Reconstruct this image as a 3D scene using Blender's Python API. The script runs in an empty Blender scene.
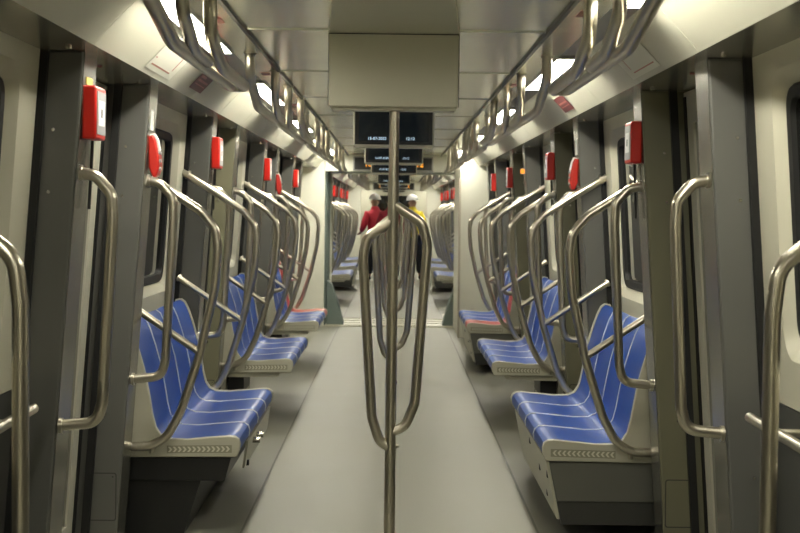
import bpy, bmesh, math, random
from mathutils import Vector, Matrix
random.seed(7)
S = bpy.context.scene
COL = S.collection

# ------------------------------------------------------------------ camera
FPX = 1450.0
CAMH = 1.55
cam_d = bpy.data.cameras.new('camera')
cam = bpy.data.objects.new('camera', cam_d)
COL.objects.link(cam)
cam.location = (0, 0, CAMH)
cam.rotation_euler = (Matrix.Rotation(math.radians(90), 3, 'X') @ Matrix.Rotation(math.radians(0.7), 3, 'Z')).to_euler()
cam_d.sensor_width = 36.0
cam_d.lens = FPX / 800 * 36.0
cam_d.shift_x = (400 - 394.2) / 800
cam_d.shift_y = -(266.5 - 210.2) / 800
cam_d.clip_end = 200
cam_d.clip_start = 0.05
cam_d.dof.use_dof = True
cam_d.dof.focus_distance = 6.8
cam_d.dof.aperture_fstop = 6.5
S.camera = cam

# ------------------------------------------------------------------ world, exposure
W = bpy.data.worlds.new('tunnel_dark')
S.world = W
W.use_nodes = True
W.node_tree.nodes['Background'].inputs[0].default_value = (0.9, 0.9, 0.8, 1)
W.node_tree.nodes['Background'].inputs[1].default_value = 0.02
S.view_settings.view_transform = 'Standard'
S.view_settings.look = 'None'
S.view_settings.gamma = 1
S.view_settings.exposure = 0.0
S.view_settings.use_curve_mapping = False
LAMP_STRENGTH = 50.0
LAMP_COLOR = (1.0, 0.96, 0.82)

# ------------------------------------------------------------------ materials
def mat(name, col, rough=0.5, metal=0.0, noise=0.05, nscale=6.0, bump=0.0, stretch=(1, 1, 1), emit=None, estr=0.0, spec=0.5, coat=0.0, bscale=None, rvar=0.0):
    m = bpy.data.materials.new(name)
    m.use_nodes = True
    nt = m.node_tree
    b = nt.nodes['Principled BSDF']
    b.inputs['Roughness'].default_value = rough
    b.inputs['Metallic'].default_value = metal
    b.inputs['Specular IOR Level'].default_value = spec
    b.inputs['Coat Weight'].default_value = coat
    tc = nt.nodes.new('ShaderNodeTexCoord')
    mp = nt.nodes.new('ShaderNodeMapping')
    mp.inputs['Scale'].default_value = stretch
    nz = nt.nodes.new('ShaderNodeTexNoise')
    nz.inputs['Scale'].default_value = nscale
    nz.inputs['Detail'].default_value = 4
    nt.links.new(tc.outputs['Object'], mp.inputs[0])
    nt.links.new(mp.outputs[0], nz.inputs[0])
    mx = nt.nodes.new('ShaderNodeMix')
    mx.data_type = 'RGBA'
    mx.inputs[6].default_value = (*[c * (1 - noise) for c in col], 1)
    mx.inputs[7].default_value = (*[min(1, c * (1 + noise)) for c in col], 1)
    nt.links.new(nz.outputs[0], mx.inputs[0])
    nt.links.new(mx.outputs[2], b.inputs['Base Color'])
    if rvar:
        mr = nt.nodes.new('ShaderNodeMapRange')
        mr.inputs[3].default_value = rough - rvar
        mr.inputs[4].default_value = rough + rvar
        nt.links.new(nz.outputs[0], mr.inputs[0])
        nt.links.new(mr.outputs[0], b.inputs['Roughness'])
    if bump:
        bp = nt.nodes.new('ShaderNodeBump')
        bp.inputs['Strength'].default_value = bump
        bp.inputs['Distance'].default_value = 0.004
        if bscale:
            n2 = nt.nodes.new('ShaderNodeTexNoise')
            n2.inputs['Scale'].default_value = bscale
            n2.inputs['Detail'].default_value = 2
            nt.links.new(mp.outputs[0], n2.inputs[0])
            nt.links.new(n2.outputs[0], bp.inputs['Height'])
        else:
            nt.links.new(nz.outputs[0], bp.inputs['Height'])
        nt.links.new(bp.outputs[0], b.inputs['Normal'])
    if emit:
        b.inputs['Emission Color'].default_value = (*emit, 1)
        b.inputs['Emission Strength'].default_value = estr
    return m

M = {}
M['steel'] = mat('brushed_steel', (0.57, 0.53, 0.44), 0.28, 1.0, 0.03, 40)
M['ceil_metal'] = mat('ceiling_metal', (0.86, 0.86, 0.70), 0.23, 0.72, 0.04, 3.0, bump=0.5, bscale=2.0, rvar=0.04)
M['cream'] = mat('cream_panel', (0.56, 0.54, 0.43), 0.38, 0.0, 0.03, 4)
M['cove'] = mat('cove_panel', (0.57, 0.56, 0.46), 0.36, 0.0, 0.03, 4)
M['white'] = mat('white_panel', (0.78, 0.77, 0.67), 0.4, 0.0, 0.03, 4)
M['greypillar'] = mat('grey_pillar_paint', (0.135, 0.135, 0.123), 0.35, 0.15, 0.04, 5)
M['litpillar'] = mat('grey_pillar_olive_light', (0.19, 0.182, 0.118), 0.38, 0.1, 0.04, 5)  # grey pillar paint with an olive light tint put into the colour
M['inner'] = mat('pillar_inner_steel', (0.24, 0.235, 0.20), 0.24, 0.7, 0.05, 6)
M['soffit'] = mat('soffit_grey', (0.33, 0.32, 0.26), 0.2, 0.3, 0.05, 5)
M['lowgrey'] = mat('lower_wall_grey', (0.065, 0.065, 0.06), 0.4, 0.1, 0.05, 5)
M['rubber'] = mat('black_rubber', (0.006, 0.006, 0.006), 0.6, 0, 0.1, 20)
M['glass'] = mat('dark_window_glass', (0.006, 0.006, 0.005), 0.04, 0, 0.05, 3, coat=0.5)
M['blue'] = mat('blue_seat_plastic', (0.004, 0.055, 0.32), 0.38, 0, 0.05, 30, spec=0.3)
M['red'] = mat('red_seat_plastic', (0.52, 0.02, 0.01), 0.3, 0, 0.05, 30, coat=0.2)
M['piping'] = mat('pale_seat_piping', (0.55, 0.58, 0.62), 0.4)
M['cap'] = mat('cream_seat_end', (0.47, 0.455, 0.36), 0.4, 0, 0.03, 8)
M['strip'] = mat('chevron_strip', (0.27, 0.26, 0.19), 0.5)
M['chev'] = mat('chevron_pale', (0.64, 0.62, 0.50), 0.5)
M['box'] = mat('seat_box_grey', (0.135, 0.135, 0.115), 0.45, 0.2)
M['boxdark'] = mat('seat_box_dark', (0.045, 0.045, 0.04), 0.5, 0.1)
M['black'] = mat('black_plastic', (0.01, 0.01, 0.01), 0.4)
M['floor'] = mat('grey_floor_sheet', (0.245, 0.24, 0.193), 0.48, 0, 0.10, 2.2, stretch=(1, 1, 1), rvar=0.07)
M['floorside'] = mat('grey_floor_side', (0.225, 0.222, 0.18), 0.42, 0, 0.10, 2.5, rvar=0.06)
M['line'] = mat('floor_joint', (0.13, 0.13, 0.11), 0.5)
M['alarm'] = mat('alarm_red', (0.68, 0.018, 0.008), 0.35, 0, 0.04, 10, coat=0.2)
M['lever'] = mat('lever_red', (0.50, 0.02, 0.012), 0.35, 0, 0.04, 10, coat=0.3)
M['plate'] = mat('label_plate_grey', (0.33, 0.33, 0.34), 0.4)
M['paper'] = mat('label_white', (0.72, 0.72, 0.70), 0.5)
M['yellow'] = mat('label_yellow', (0.42, 0.36, 0.05), 0.5)
M['pink'] = mat('label_red_print', (0.50, 0.20, 0.16), 0.5)
M['notice'] = mat('notice_dark_red', (0.16, 0.025, 0.03), 0.45)
M['monbox'] = mat('monitor_housing_beige', (0.56, 0.545, 0.44), 0.42, 0, 0.03, 5)
M['screen'] = mat('dark_screen', (0.004, 0.006, 0.009), 0.12, 0, 0.03, 5, emit=(0.02, 0.035, 0.05), estr=0.08)
M['text'] = mat('pale_blue_digits', (0.4, 0.6, 0.8), 0.5, emit=(0.65, 0.85, 1.0), estr=0.9)
M['led'] = mat('amber_digits', (0.8, 0.4, 0.05), 0.5, emit=(1.0, 0.36, 0.03), estr=1.8)
M['amber'] = mat('amber_lamp', (0.8, 0.3, 0.03), 0.4, emit=(1.0, 0.35, 0.03), estr=0.8)
M['lamp'] = mat('lamp_diffuser', (0.9, 0.9, 0.85), 0.5, emit=LAMP_COLOR, estr=LAMP_STRENGTH)
M['lampframe'] = mat('lamp_frame_grey', (0.34, 0.34, 0.32), 0.35, 0.3)
M['darkline'] = mat('dark_ceiling_track', (0.03, 0.03, 0.025), 0.4, 0.3)
M['bellows'] = mat('teal_grey_bellows', (0.16, 0.20, 0.185), 0.5)
M['olivedoor'] = mat('door_leaf_paint', (0.62, 0.60, 0.50), 0.35, 0.2)
M['screw'] = mat('screw_steel', (0.55, 0.53, 0.48), 0.25, 1.0)
M['helmet'] = mat('white_helmet', (0.75, 0.75, 0.75), 0.35)
M['jred'] = mat('red_jacket_cloth', (0.50, 0.02, 0.04), 0.7)
M['jyellow'] = mat('yellow_jacket_cloth', (0.75, 0.60, 0.03), 0.7)
M['jdark'] = mat('dark_red_jacket_cloth', (0.30, 0.015, 0.03), 0.7)
M['trouser'] = mat('black_trouser_cloth', (0.008, 0.008, 0.010), 0.8)
M['skin'] = mat('skin', (0.45, 0.27, 0.19), 0.5)
M['hair'] = mat('dark_hair', (0.02, 0.014, 0.01), 0.6)
M['boot'] = mat('black_boot_leather', (0.01, 0.01, 0.01), 0.5)

# ------------------------------------------------------------------ mesh helpers
def add_box(bm, x0, x1, y0, y1, z0, z1):
    v = [bm.verts.new(p) for p in ((x0, y0, z0), (x1, y0, z0), (x1, y1, z0), (x0, y1, z0), (x0, y0, z1), (x1, y0, z1), (x1, y1, z1), (x0, y1, z1))]
    for f in ((0, 3, 2, 1), (4, 5, 6, 7), (0, 1, 5, 4), (1, 2, 6, 5), (2, 3, 7, 6), (3, 0, 4, 7)):
        bm.faces.new([v[i] for i in f])

def prism_y(bm, pts, y0, y1):
    """polygon in (x,z) extruded along y"""
    a = [bm.verts.new((p[0], y0, p[1])) for p in pts]
    b = [bm.verts.new((p[0], y1, p[1])) for p in pts]
    bm.faces.new(a)
    bm.faces.new(list(reversed(b)))
    n = len(pts)
    for i in range(n):
        j = (i + 1) % n
        bm.faces.new([a[j], a[i], b[i], b[j]])

def fillet(pts, r, seg=6):
    pts = [Vector(p) for p in pts]
    if not isinstance(r, (list, tuple)):
        r = [r] * len(pts)
    out = [pts[0]]
    for i in range(1, len(pts) - 1):
        p, a, b = pts[i], pts[i - 1], pts[i + 1]
        u, v = (a - p), (b - p)
        lu, lv = u.length, v.length
        u.normalize(); v.normalize()
        ang = u.angle(v)
        if ang > math.pi - 0.02:
            out.append(p); continue
        t = min(r[i] / math.tan(ang / 2), lu * 0.49, lv * 0.49)
        rr = t * math.tan(ang / 2)
        bis = (u + v).normalized()
        c = p + bis * (rr / math.sin(ang / 2))
        s, e = p + u * t - c, p + v * t - c
        tot = s.angle(e)
        ax = s.cross(e).normalized()
        for k in range(seg + 1):
            out.append(c + Matrix.Rotation(tot * k / seg, 3, ax) @ s)
    out.append(pts[-1])
    return out

def add_tube(bm, pts, rad, n=12, caps=True, closed=False):
    pts = [Vector(p) for p in pts]
    q = [pts[0]]
    for p in pts[1:]:
        if (p - q[-1]).length > 1e-5: q.append(p)
    pts = q
    rings = []
    t0 = (pts[1] - pts[0]).normalized()
    up = Vector((0, 0, 1)) if abs(t0.z) < 0.9 else Vector((1, 0, 0))
    nrm = (up - t0 * up.dot(t0)).normalized()
    prev = t0
    for i, p in enumerate(pts):
        if i == 0: t = t0
        elif i == len(pts) - 1: t = (pts[i] - pts[i - 1]).normalized()
        else: t = ((pts[i + 1] - pts[i]).normalized() + (pts[i] - pts[i - 1]).normalized()).normalized()
        ax = prev.cross(t)
        if ax.length > 1e-6:
            nrm = Matrix.Rotation(prev.angle(t), 3, ax.normalized()) @ nrm
        nrm = (nrm - t * nrm.dot(t)).normalized()
        bn = t.cross(nrm)
        rings.append([bm.verts.new(p + (nrm * math.cos(2 * math.pi * k / n) + bn * math.sin(2 * math.pi * k / n)) * rad) for k in range(n)])
        prev = t
    for a, b in zip(rings, rings[1:]):
        for k in range(n):
            bm.faces.new([a[k], a[(k + 1) % n], b[(k + 1) % n], b[k]])
    if caps:
        bm.faces.new(list(reversed(rings[0])))
        bm.faces.new(rings[-1])

def add_disc(bm, c, axis, rad, th, n=16):
    c = Vector(c); a = Vector(axis).normalized()
    add_tube(bm, [c, c + a * th], rad, n)

def add_uv(bm, c, r, seg=16, sc=(1, 1, 1)):
    m = Matrix.Translation(c) @ Matrix.Diagonal((*sc, 1))
    bmesh.ops.create_uvsphere(bm, u_segments=seg, v_segments=seg // 2 + 2, radius=r, matrix=m)

CACHE = {}
def mesh_obj(name, m, build, parent=None, key=None, loc=(0, 0, 0), smooth=True, bevel=0.0, off=(0, 0, 0), kind=None):
    k = (parent.name.split('.')[0] if parent else '', name, key) if key is not None else None
    if k is not None and k in CACHE:
        o = CACHE[k].copy()
        for nme in ('label', 'kind', 'group', 'category'):
            if nme in o: del o[nme]
    else:
        bm = bmesh.new()
        build(bm)
        if any(off):
            bmesh.ops.translate(bm, vec=(-off[0], -off[1], -off[2]), verts=bm.verts)
        bmesh.ops.recalc_face_normals(bm, faces=bm.faces)
        me = bpy.data.meshes.new(name)
        bm.to_mesh(me); bm.free()
        me.materials.append(M[m] if isinstance(m, str) else m)
        if smooth:
            me.shade_smooth()
            me.set_sharp_from_angle(angle=math.radians(35))
        o = bpy.data.objects.new(name, me)
        if bevel:
            b = o.modifiers.new('bevel', 'BEVEL')
            b.width = bevel; b.segments = 2; b.limit_method = 'ANGLE'
            b.angle_limit = math.radians(40)
        if k is not None: CACHE[k] = o
    o.name = name
    COL.objects.link(o)
    o.parent = parent
    o.location = loc
    if kind: o['kind'] = kind
    return o

def root(name, loc, label, cat, group=None):
    o = bpy.data.objects.new(name, None)
    o.empty_display_size = 0.1
    COL.objects.link(o)
    o.location = loc
    o['label'] = label; o['category'] = cat
    if group: o['group'] = group
    return o

def tag(o, label, cat, group=None):
    o['label'] = label; o['category'] = cat
    if group: o['group'] = group
    return o

def sroot(name, loc):
    o = bpy.data.objects.new(name, None)
    o.empty_display_size = 0.1
    COL.objects.link(o); o.location = loc
    o['kind'] = 'structure'
    return o

def rrect(cu, cv, hu, hv, r, seg=5):
    pts = []
    for q, (su, sv) in enumerate(((1, 1), (-1, 1), (-1, -1), (1, -1))):
        for k in range(seg + 1):
            a = math.pi / 2 * (q + k / seg)
            pts.append((cu + su * (hu - r) + r * math.cos(a), cv + sv * (hv - r) + r * math.sin(a)))
    return pts

def text_obj(name, body, size, loc, m, parent, rot=(math.pi / 2, 0, 0), align='CENTER'):
    cu = bpy.data.curves.new(name, 'FONT')
    cu.body = body; cu.size = size; cu.align_x = align; cu.extrude = 0.0006
    cu.materials.append(M[m])
    tmp = bpy.data.objects.new('tmp', cu)
    COL.objects.link(tmp)
    dg = bpy.context.evaluated_depsgraph_get()
    me = bpy.data.meshes.new_from_object(tmp.evaluated_get(dg))
    bpy.data.objects.remove(tmp)
    o = bpy.data.objects.new(name, me)
    COL.objects.link(o); o.parent = parent
    o.location = loc; o.rotation_euler = rot
    return o

# ------------------------------------------------------------------ key sizes
LEAN = 0.063
CEIL = 2.28
SOF = 2.10
P = 3.55
def lx(x, h): return x + LEAN * (SOF - h)
SIDE = {-1: 'left', 1: 'right'}
# pillars: 'A' just before a bench (its camera-side end), 'B' just after it
A_Y = [2.95 + P * k for k in range(4)] + [17.15]        # near faces
B_Y = [5.12] + [5.20 + P * k for k in (1, 2, 3)]
PT = 0.22
# second car, mirrored layout
OFF2 = 41.2 - 0.0      # y -> OFF2 - y  mirrors bays
BENCH_L = 1.86
CAR1_END = 19.2
CAR2_START = 20.6
CAR2_END = 37.0

# ------------------------------------------------------------------ floor
def b(bm):
    add_box(bm, -0.71, 0.71, -3, CAR1_END + 0.02, -0.05, 0)
    add_box(bm, -0.71, 0.71, CAR2_START - 0.02, CAR2_END + 3, -0.05, 0)
fl = mesh_obj('floor', 'floor', b, smooth=False, kind='structure')
for s in (-1, 1):
    def b(bm):
        for y0, y1 in ((-3, CAR1_END), (CAR2_START, CAR2_END + 3)):
            add_box(bm, min(s * .718, s * 1.5), max(s * .718, s * 1.5), y0, y1, -0.05, 0)
    mesh_obj('side_strip', 'floorside', b, fl, smooth=False)
    def b(bm):
        for y0, y1 in ((-3, CAR1_END), (CAR2_START, CAR2_END + 3)):
            add_box(bm, min(s * .709, s * .719), max(s * .709, s * .719), y0, y1, -0.05, 0.001)
    mesh_obj('joint', 'line', b, fl, smooth=False)
def b(bm):
    add_box(bm, -1.25, 1.25, CAR1_END + .02, CAR2_START - .02, -0.06, 0.012)
    for yy in (CAR1_END + .1, CAR1_END + .5, CAR2_START - .5, CAR2_START - .12):
        add_box(bm, -.9, .9, yy, yy + .02, .012, .02)
mesh_obj('threshold_plate', 'cream', b, fl, smooth=False)

# ------------------------------------------------------------------ ceiling
def b(bm):
    for y0, y1 in ((-3, CAR1_END), (CAR2_START, CAR2_END + 3)):
        y = y0
        while y < y1 - .01:
            ye = min(y + 1.775, y1)
            add_box(bm, -0.605, 0.605, y + .003, ye - .005, CEIL, CEIL + .03)
            add_box(bm, -0.76, -0.62, y + .003, ye - .003, CEIL - .006, CEIL + .03)
            add_box(bm, 0.62, 0.76, y + .003, ye - .003, CEIL - .006, CEIL + .03)
            y = ye
        add_box(bm, -1.5, 1.5, y0, y1, CEIL + .03, CEIL + .06)
ce = mesh_obj('ceiling', 'ceil_metal', b, smooth=False, kind='structure')
def cove_pts(s, t=0.0):
    P0 = [(1.03, 2.10), (0.985, 2.152), (0.935, 2.205), (0.885, 2.256), (0.865, CEIL - .003)]
    return [(s * (x + t), z + t * 0.7) for x, z in P0]
for s in (-1, 1):
    def b(bm):
        for y0, y1 in ((-3, CAR1_END), (CAR2_START, CAR2_END + 3)):
            add_box(bm, min(s * .605, s * .62), max(s * .605, s * .62), y0, y1, CEIL - .016, CEIL + .03)
    mesh_obj('track', 'darkline', b, ce, smooth=False)
for i in range(12):
    y = -3 + 1.775 * (i + 1)
    mesh_obj('joint_bead', 'ceil_metal', lambda bm: add_tube(bm, [(-.604, 0, 0), (.604, 0, 0)], .006, 8), ce, key=1, loc=(0, y, CEIL))
for s in (-1, 1):
    def b(bm):
        for y0, y1 in ((-3, CAR1_END), (CAR2_START, CAR2_END + 3)):
            y = y0
            while y < y1 - .01:
                ye = min(y + 1.183, y1)
                add_box(bm, min(s * .76, s * .87), max(s * .76, s * .87), y + .002, ye - .002, CEIL, CEIL + .03)
                y = ye
    mesh_obj('lamp_tray', 'lampframe', b, ce, smooth=False)
    def b(bm):
        for y0, y1 in ((-3, CAR1_END), (CAR2_START, CAR2_END + 3)):
            y = y0 - .35
            while y < y1 - .01:
                ye = min(y + 1.183, y1)
                if ye > y0:
                    prism_y(bm, cove_pts(s) + list(reversed(cove_pts(s, .012))), max(y, y0) + .0025, ye - .0025)
                y = ye
    mesh_obj('cove_panel', 'cove', b, ce)
    def b(bm):
        for y0, y1 in ((-3, CAR1_END), (CAR2_START, CAR2_END + 3)):
            prism_y(bm, cove_pts(s, .014) + list(reversed(cove_pts(s, .02))), y0, y1)
    mesh_obj('cove_backing', 'line', b, ce)
    def b(bm):
        for y0, y1 in ((-3, CAR1_END), (CAR2_START, CAR2_END + 3)):
            add_box(bm, min(s * 1.03, s * 1.5), max(s * 1.03, s * 1.5), y0, y1, SOF, SOF + .02)
    mesh_obj('soffit', 'soffit', b, ce, smooth=False)

# ------------------------------------------------------------------ side walls (skins behind everything)
walls = {}
for s in (-1, 1):
    def b(bm):
        prism_y(bm, [(s * 1.52, -.05), (s * 1.60, -.05), (s * 1.50, 2.3), (s * 1.42, 2.3)], -3, CAR2_END + 3)
    walls[s] = mesh_obj('wall_' + SIDE[s], 'lowgrey', b, smooth=False, kind='structure')

def wmap(s, x0):
    return lambda y, h, off=0.0: (s * (lx(x0, h) + off), y, h)

win_n = [0]; door_n = [0]; trim_n = [0]
def bay(s, y0, y1, solid=False):
    """wall lining between two pillars with a window"""
    W_ = walls[s]
    f = wmap(s, 1.25)
    yc = (y0 + y1) / 2
    def quad(bm, y0, y1, h0, h1, t=.03):
        p = [f(y0, h0), f(y1, h0), f(y1, h1), f(y0, h1)]
        q = [f(y0, h0, t), f(y1, h0, t), f(y1, h1, t), f(y0, h1, t)]
        a = [bm.verts.new(x) for x in p]; c = [bm.verts.new(x) for x in q]
        bm.faces.new(a); bm.faces.new(list(reversed(c)))
        for i in range(4):
            j = (i + 1) % 4
            bm.faces.new([a[j], a[i], c[i], c[j]])
    def b(bm):
        quad(bm, y0, y1, 0.0, .905)
    mesh_obj('lower_lining', 'lowgrey', b, W_, smooth=False)
    if solid:
        def b(bm): quad(bm, y0, y1, .91, SOF)
        mesh_obj('upper_lining', 'cream', b, W_, smooth=False)
        return
    hw, hh, wc = (y1 - y0) / 2 - .31, 0.43, 1.55
    def b(bm):
        N = 6
        rings = []
        # outer rectangle ring sampled to match
        inner = rrect(yc, wc, hw + .05, hh + .05, .11, N)
        out = []
        for (u, v) in inner:
            q = (max(-1, min(1, (u - yc) / (hw + .05))), (v - wc) / (hh + .05))
            out.append((u, v))
        # project onto rect
        H0, H1 = .91, SOF
        for i, (u, v) in enumerate(inner):
            du, dv = u - yc, v - wc
            k = 1e9
            if abs(du) > 1e-9: k = min(k, ((y1 - yc) if du > 0 else (yc - y0)) / abs(du))
            if abs(dv) > 1e-9: k = min(k, ((H1 - wc) if dv > 0 else (wc - H0)) / abs(dv))
            out[i] = (yc + du * k, wc + dv * k)
        # snap nearest to the 4 corners
        for cy in (y0, y1):
            for ch in (H0, H1):
                j = min(range(len(out)), key=lambda i: (out[i][0] - cy) ** 2 + (out[i][1] - ch) ** 2)
                out[j] = (cy, ch)
        r0 = [bm.verts.new(f(u, v)) for u, v in out]
        r1 = [bm.verts.new(f(u, v)) for u, v in rrect(yc, wc, hw + .05, hh + .05, .11, N)]
        r2 = [bm.verts.new(f(u, v, .012)) for u, v in rrect(yc, wc, hw + .035, hh + .035, .10, N)]
        r3 = [bm.verts.new(f(u, v, .045)) for u, v in rrect(yc, wc, hw, hh, .08, N)]
        for A, B in ((r0, r1), (r1, r2), (r2, r3)):
            for i in range(len(A)):
                j = (i + 1) % len(A)
                bm.faces.new([A[i], A[j], B[j], B[i]])
    mesh_obj('window_lining', 'cream', b, W_)
    win_n[0] += 1
    def b(bm):
        g0 = [f(u, v, .052) for u, v in rrect(yc, wc, hw - .03, hh - .03, .05)]
        g1 = [f(u, v, .06) for u, v in rrect(yc, wc, hw - .03, hh - .03, .05)]
        a = [bm.verts.new(p) for p in g0]; c = [bm.verts.new(p) for p in g1]
        bm.faces.new(a); bm.faces.new(list(reversed(c)))
        for i in range(len(a)):
            j = (i + 1) % len(a); bm.faces.new([a[j], a[i], c[i], c[j]])
    w = mesh_obj('window_%d' % win_n[0], 'glass', b, smooth=False, kind='structure')
    def b(bm):
        r = [[bm.verts.new(f(u, v, o_)) for u, v in rrect(yc, wc, hw + a_, hh + a_, rr_)] for a_, o_, rr_ in ((.003, .046, .08), (-.012, .030, .07), (-.045, .034, .05), (-.05, .056, .05))]
        for A, B in zip(r, r[1:]):
            for i in range(len(A)):
                j = (i + 1) % len(A); bm.faces.new([A[i], A[j], B[j], B[i]])
    mesh_obj('rubber_seal', 'rubber', b, w)

def pillar(s, y0, typ, panel=True, t=PT):
    trim_n[0] += 1
    m = 'litpillar' if (typ == 'A' and s == 1) or (typ == 'O') else 'greypillar'  # some pillars take the copy with the light painted in
    o = sroot('trim_%d' % trim_n[0], (s * 1.3, y0, 0))
    off = (s * 1.3, 0, 0)
    def b(bm):
        prism_y(bm, [(s * lx(1.101, 0), 0), (s * 1.5, 0), (s * 1.45, SOF), (s * lx(1.101, SOF), SOF)], 0, t)
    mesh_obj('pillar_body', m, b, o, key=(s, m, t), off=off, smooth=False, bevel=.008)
    def b(bm):
        prism_y(bm, [(s * lx(1.098, 0), 0), (s * lx(1.100, 0), 0), (s * lx(1.100, SOF), SOF), (s * lx(1.098, SOF), SOF)], .008, t - .008)
    mesh_obj('inner_facing', 'inner', b, o, key=(s, t), off=off, smooth=False)
    def b(bm):
        prism_y(bm, [(s * lx(1.222, 0), 0.0), (s * lx(1.256, 0), 0.0), (s * lx(1.256, SOF), SOF), (s * lx(1.222, SOF), SOF)], -.028, 0.002)
    mesh_obj('rubber_gasket', 'rubber', b, o, key=(s,), off=off, smooth=False)
    for h in (1.82, 1.60, .62):
        mesh_obj('screw', 'screw', lambda bm: add_disc(bm, (s * lx(1.19, h), -.003, h), (0, 1, 0), .006, .006, 10), o, key=(s, h), off=off)
    if panel:
        def b(bm):
            c = s * lx(1.175, .25)
            outer = [bm.verts.new((x, -.0015, z)) for x, z in rrect(c, .25, .062, .108, .012)]
            inner = [bm.verts.new((x, -.0015, z)) for x, z in rrect(c, .25, .0572, .1032, .009)]
            n = len(outer)
            for i in range(n):
                bm.faces.new([outer[i], outer[(i + 1) % n], inner[(i + 1) % n], inner[i]])
            add_disc(bm, (c + .045, -.003, .25 + .09), (0, 1, 0), .004, .003, 8)
        mesh_obj('access_panel', 'boxdark', b, o, key=(s,), off=off)
    return o

def door(s, y0, y1):
    door_n[0] += 1
    o = sroot('door_%d' % door_n[0], (s * 1.36, y0, 0))
    f = wmap(s, 1.29)
    def slab(bm, a, c, h0, h1, o0, o1):
        add = [f(a, h0, o0), f(c, h0, o0), f(c, h1, o0), f(a, h1, o0), f(a, h0, o1), f(c, h0, o1), f(c, h1, o1), f(a, h1, o1)]
        v = [bm.verts.new((p[0] - s * 1.36, p[1] - y0, p[2])) for p in add]
        for q in ((0, 3, 2, 1), (4, 5, 6, 7), (0, 1, 5, 4), (1, 2, 6, 5), (2, 3, 7, 6), (3, 0, 4, 7)):
            bm.faces.new([v[i] for i in q])
    ym = (y0 + y1) / 2
    for a, c in ((y0, ym - .012), (ym + .012, y1)):
        def b(bm):
            slab(bm, a, c, .02, .15, 0, .03)
            slab(bm, a, c, 1.95, SOF - .01, 0, .03)
            slab(bm, a + .055, a + .17, .15, 1.95, 0, .03)
            slab(bm, c - .17, c - .055, .15, 1.95, 0, .03)
        lf = mesh_obj('door_leaf', 'olivedoor', b, o, smooth=False)
        def b(bm): slab(bm, a + .17, c - .17, .15, 1.95, .010, .02)
        mesh_obj('pane', 'glass', b, lf, smooth=False)
        def b(bm):
            slab(bm, a, a + .055, .02, 2.07, -.004, .035)
            slab(bm, c - .055, c, .02, 2.07, -.004, .035)
        mesh_obj('rubber_edge', 'rubber', b, lf, smooth=False)
    def b(bm): slab(bm, ym - .012, ym + .012, .02, 2.08, .005, .03)
    mesh_obj('centre_seal', 'rubber', b, o, smooth=False)
    def b(bm):
        slab(bm, y0, y1, .0, .015, -.10, .03)
    mesh_obj('sill', 'screw', b, o, smooth=False)

# car 1
for s in (-1, 1):
    bay(s, -3, -.8, True)
    for k in range(4):
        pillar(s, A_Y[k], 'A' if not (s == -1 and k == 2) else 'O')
        bay(s, A_Y[k] + PT, B_Y[k])
        pillar(s, B_Y[k], 'B')
        yd0 = B_Y[k] + PT
        yd1 = A_Y[k + 1]
        door(s, yd0, yd1)
    door(s, -.8 + 0.0 + 0.9, A_Y[0])
    bay(s, -.8, .1, True)
    pillar(s, 17.15, 'B')
# end walls of car 1 (left flush at 19.2, right cabinet forward)
bay(-1, 17.15 + PT, CAR1_END, True)
bay(1, 17.15 + PT, CAR1_END, True)

def end_wall(name, y, xl, xr, t, cab=None):
    def b(bm):
        H = 2.055
        add_box(bm, -1.42, -xl, y, y + t, 0, CEIL + .02)
        add_box(bm, xr, 1.42, y - (cab or 0), y + t, 0, CEIL + .02)
        add_box(bm, -xl, xr, y, y + t, H, CEIL + .02)
    return mesh_obj(name, 'white', b, smooth=False, kind='structure', bevel=.01)
ew1 = end_wall('wall_front', CAR1_END, .92, .80, .10, 1.5)
ew2 = end_wall('wall_far', CAR2_START - .1, .88, .86, .10)
ew3 = end_wall('wall_rear', CAR2_END, .86, .82, .10)
for y, o_, xr in ((CAR1_END - 1.5, ew1, .80), (CAR2_END, ew3, .82)):
    def b(bm): add_box(bm, xr - .012, xr + .012, y - .012, y + .04, 0, 1.95)
    mesh_obj('edge_trim', 'steel', b, o_, smooth=False)

# gangway between the cars: bellows sides, top and sloping feet
def gangway(y0, y1, n):
    o = sroot('wall_' + ('gangway' if n == 1 else 'rear_gangway'), (0, y0, 0))
    for s in (-1, 1):
        def b(bm):
            k = 9
            L = y1 - y0
            for i in range(k):
                a = L * i / k
                prism_y(bm, [(s * .90, 0), (s * 1.2, 0), (s * 1.2, 2.1), (s * .90, 2.1)], a, a + L / k * .35)
                prism_y(bm, [(s * .93, 0), (s * 1.2, 0), (s * 1.2, 2.1), (s * .93, 2.1)], a + L / k * .35, a + L / k)
        mesh_obj('bellows_side', 'bellows', b, o, smooth=False)
        def b(bm): prism_y(bm, [(s * .89, 0.01), (s * .66, 0.01), (s * .74, .30), (s * .83, .55), (s * .89, .60)], .10, .42)
        mesh_obj('bellows_foot', 'bellows', b, o, smooth=False, bevel=.01)
    def b(bm): add_box(bm, -1.2, 1.2, 0, y1 - y0, 2.07, 2.14)
    mesh_obj('bellows_roof', 'bellows', b, o, smooth=False)
gangway(CAR1_END + .101, CAR2_START - .101, 1)

# car 2 (seen through the gangway)
C2_BENCH = [24.15 + P * k for k in range(3)]       # near ends
def b_near(y): return y - .02
for s in (-1, 1):
    bay(s, CAR2_START, 22.0, True)
    pillar(s, 22.0, 'B', False)
    prev = 22.0 + PT
    for y in C2_BENCH:
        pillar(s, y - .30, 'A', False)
        door(s, prev, y - .30)
        bay(s, y - .08, y + 1.93)
        pillar(s, y + 1.93, 'B', False)
        prev = y + 1.93 + PT
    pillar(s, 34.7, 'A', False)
    door(s, prev, 34.7)
    bay(s, 34.7 + PT, CAR2_END, True)
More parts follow.
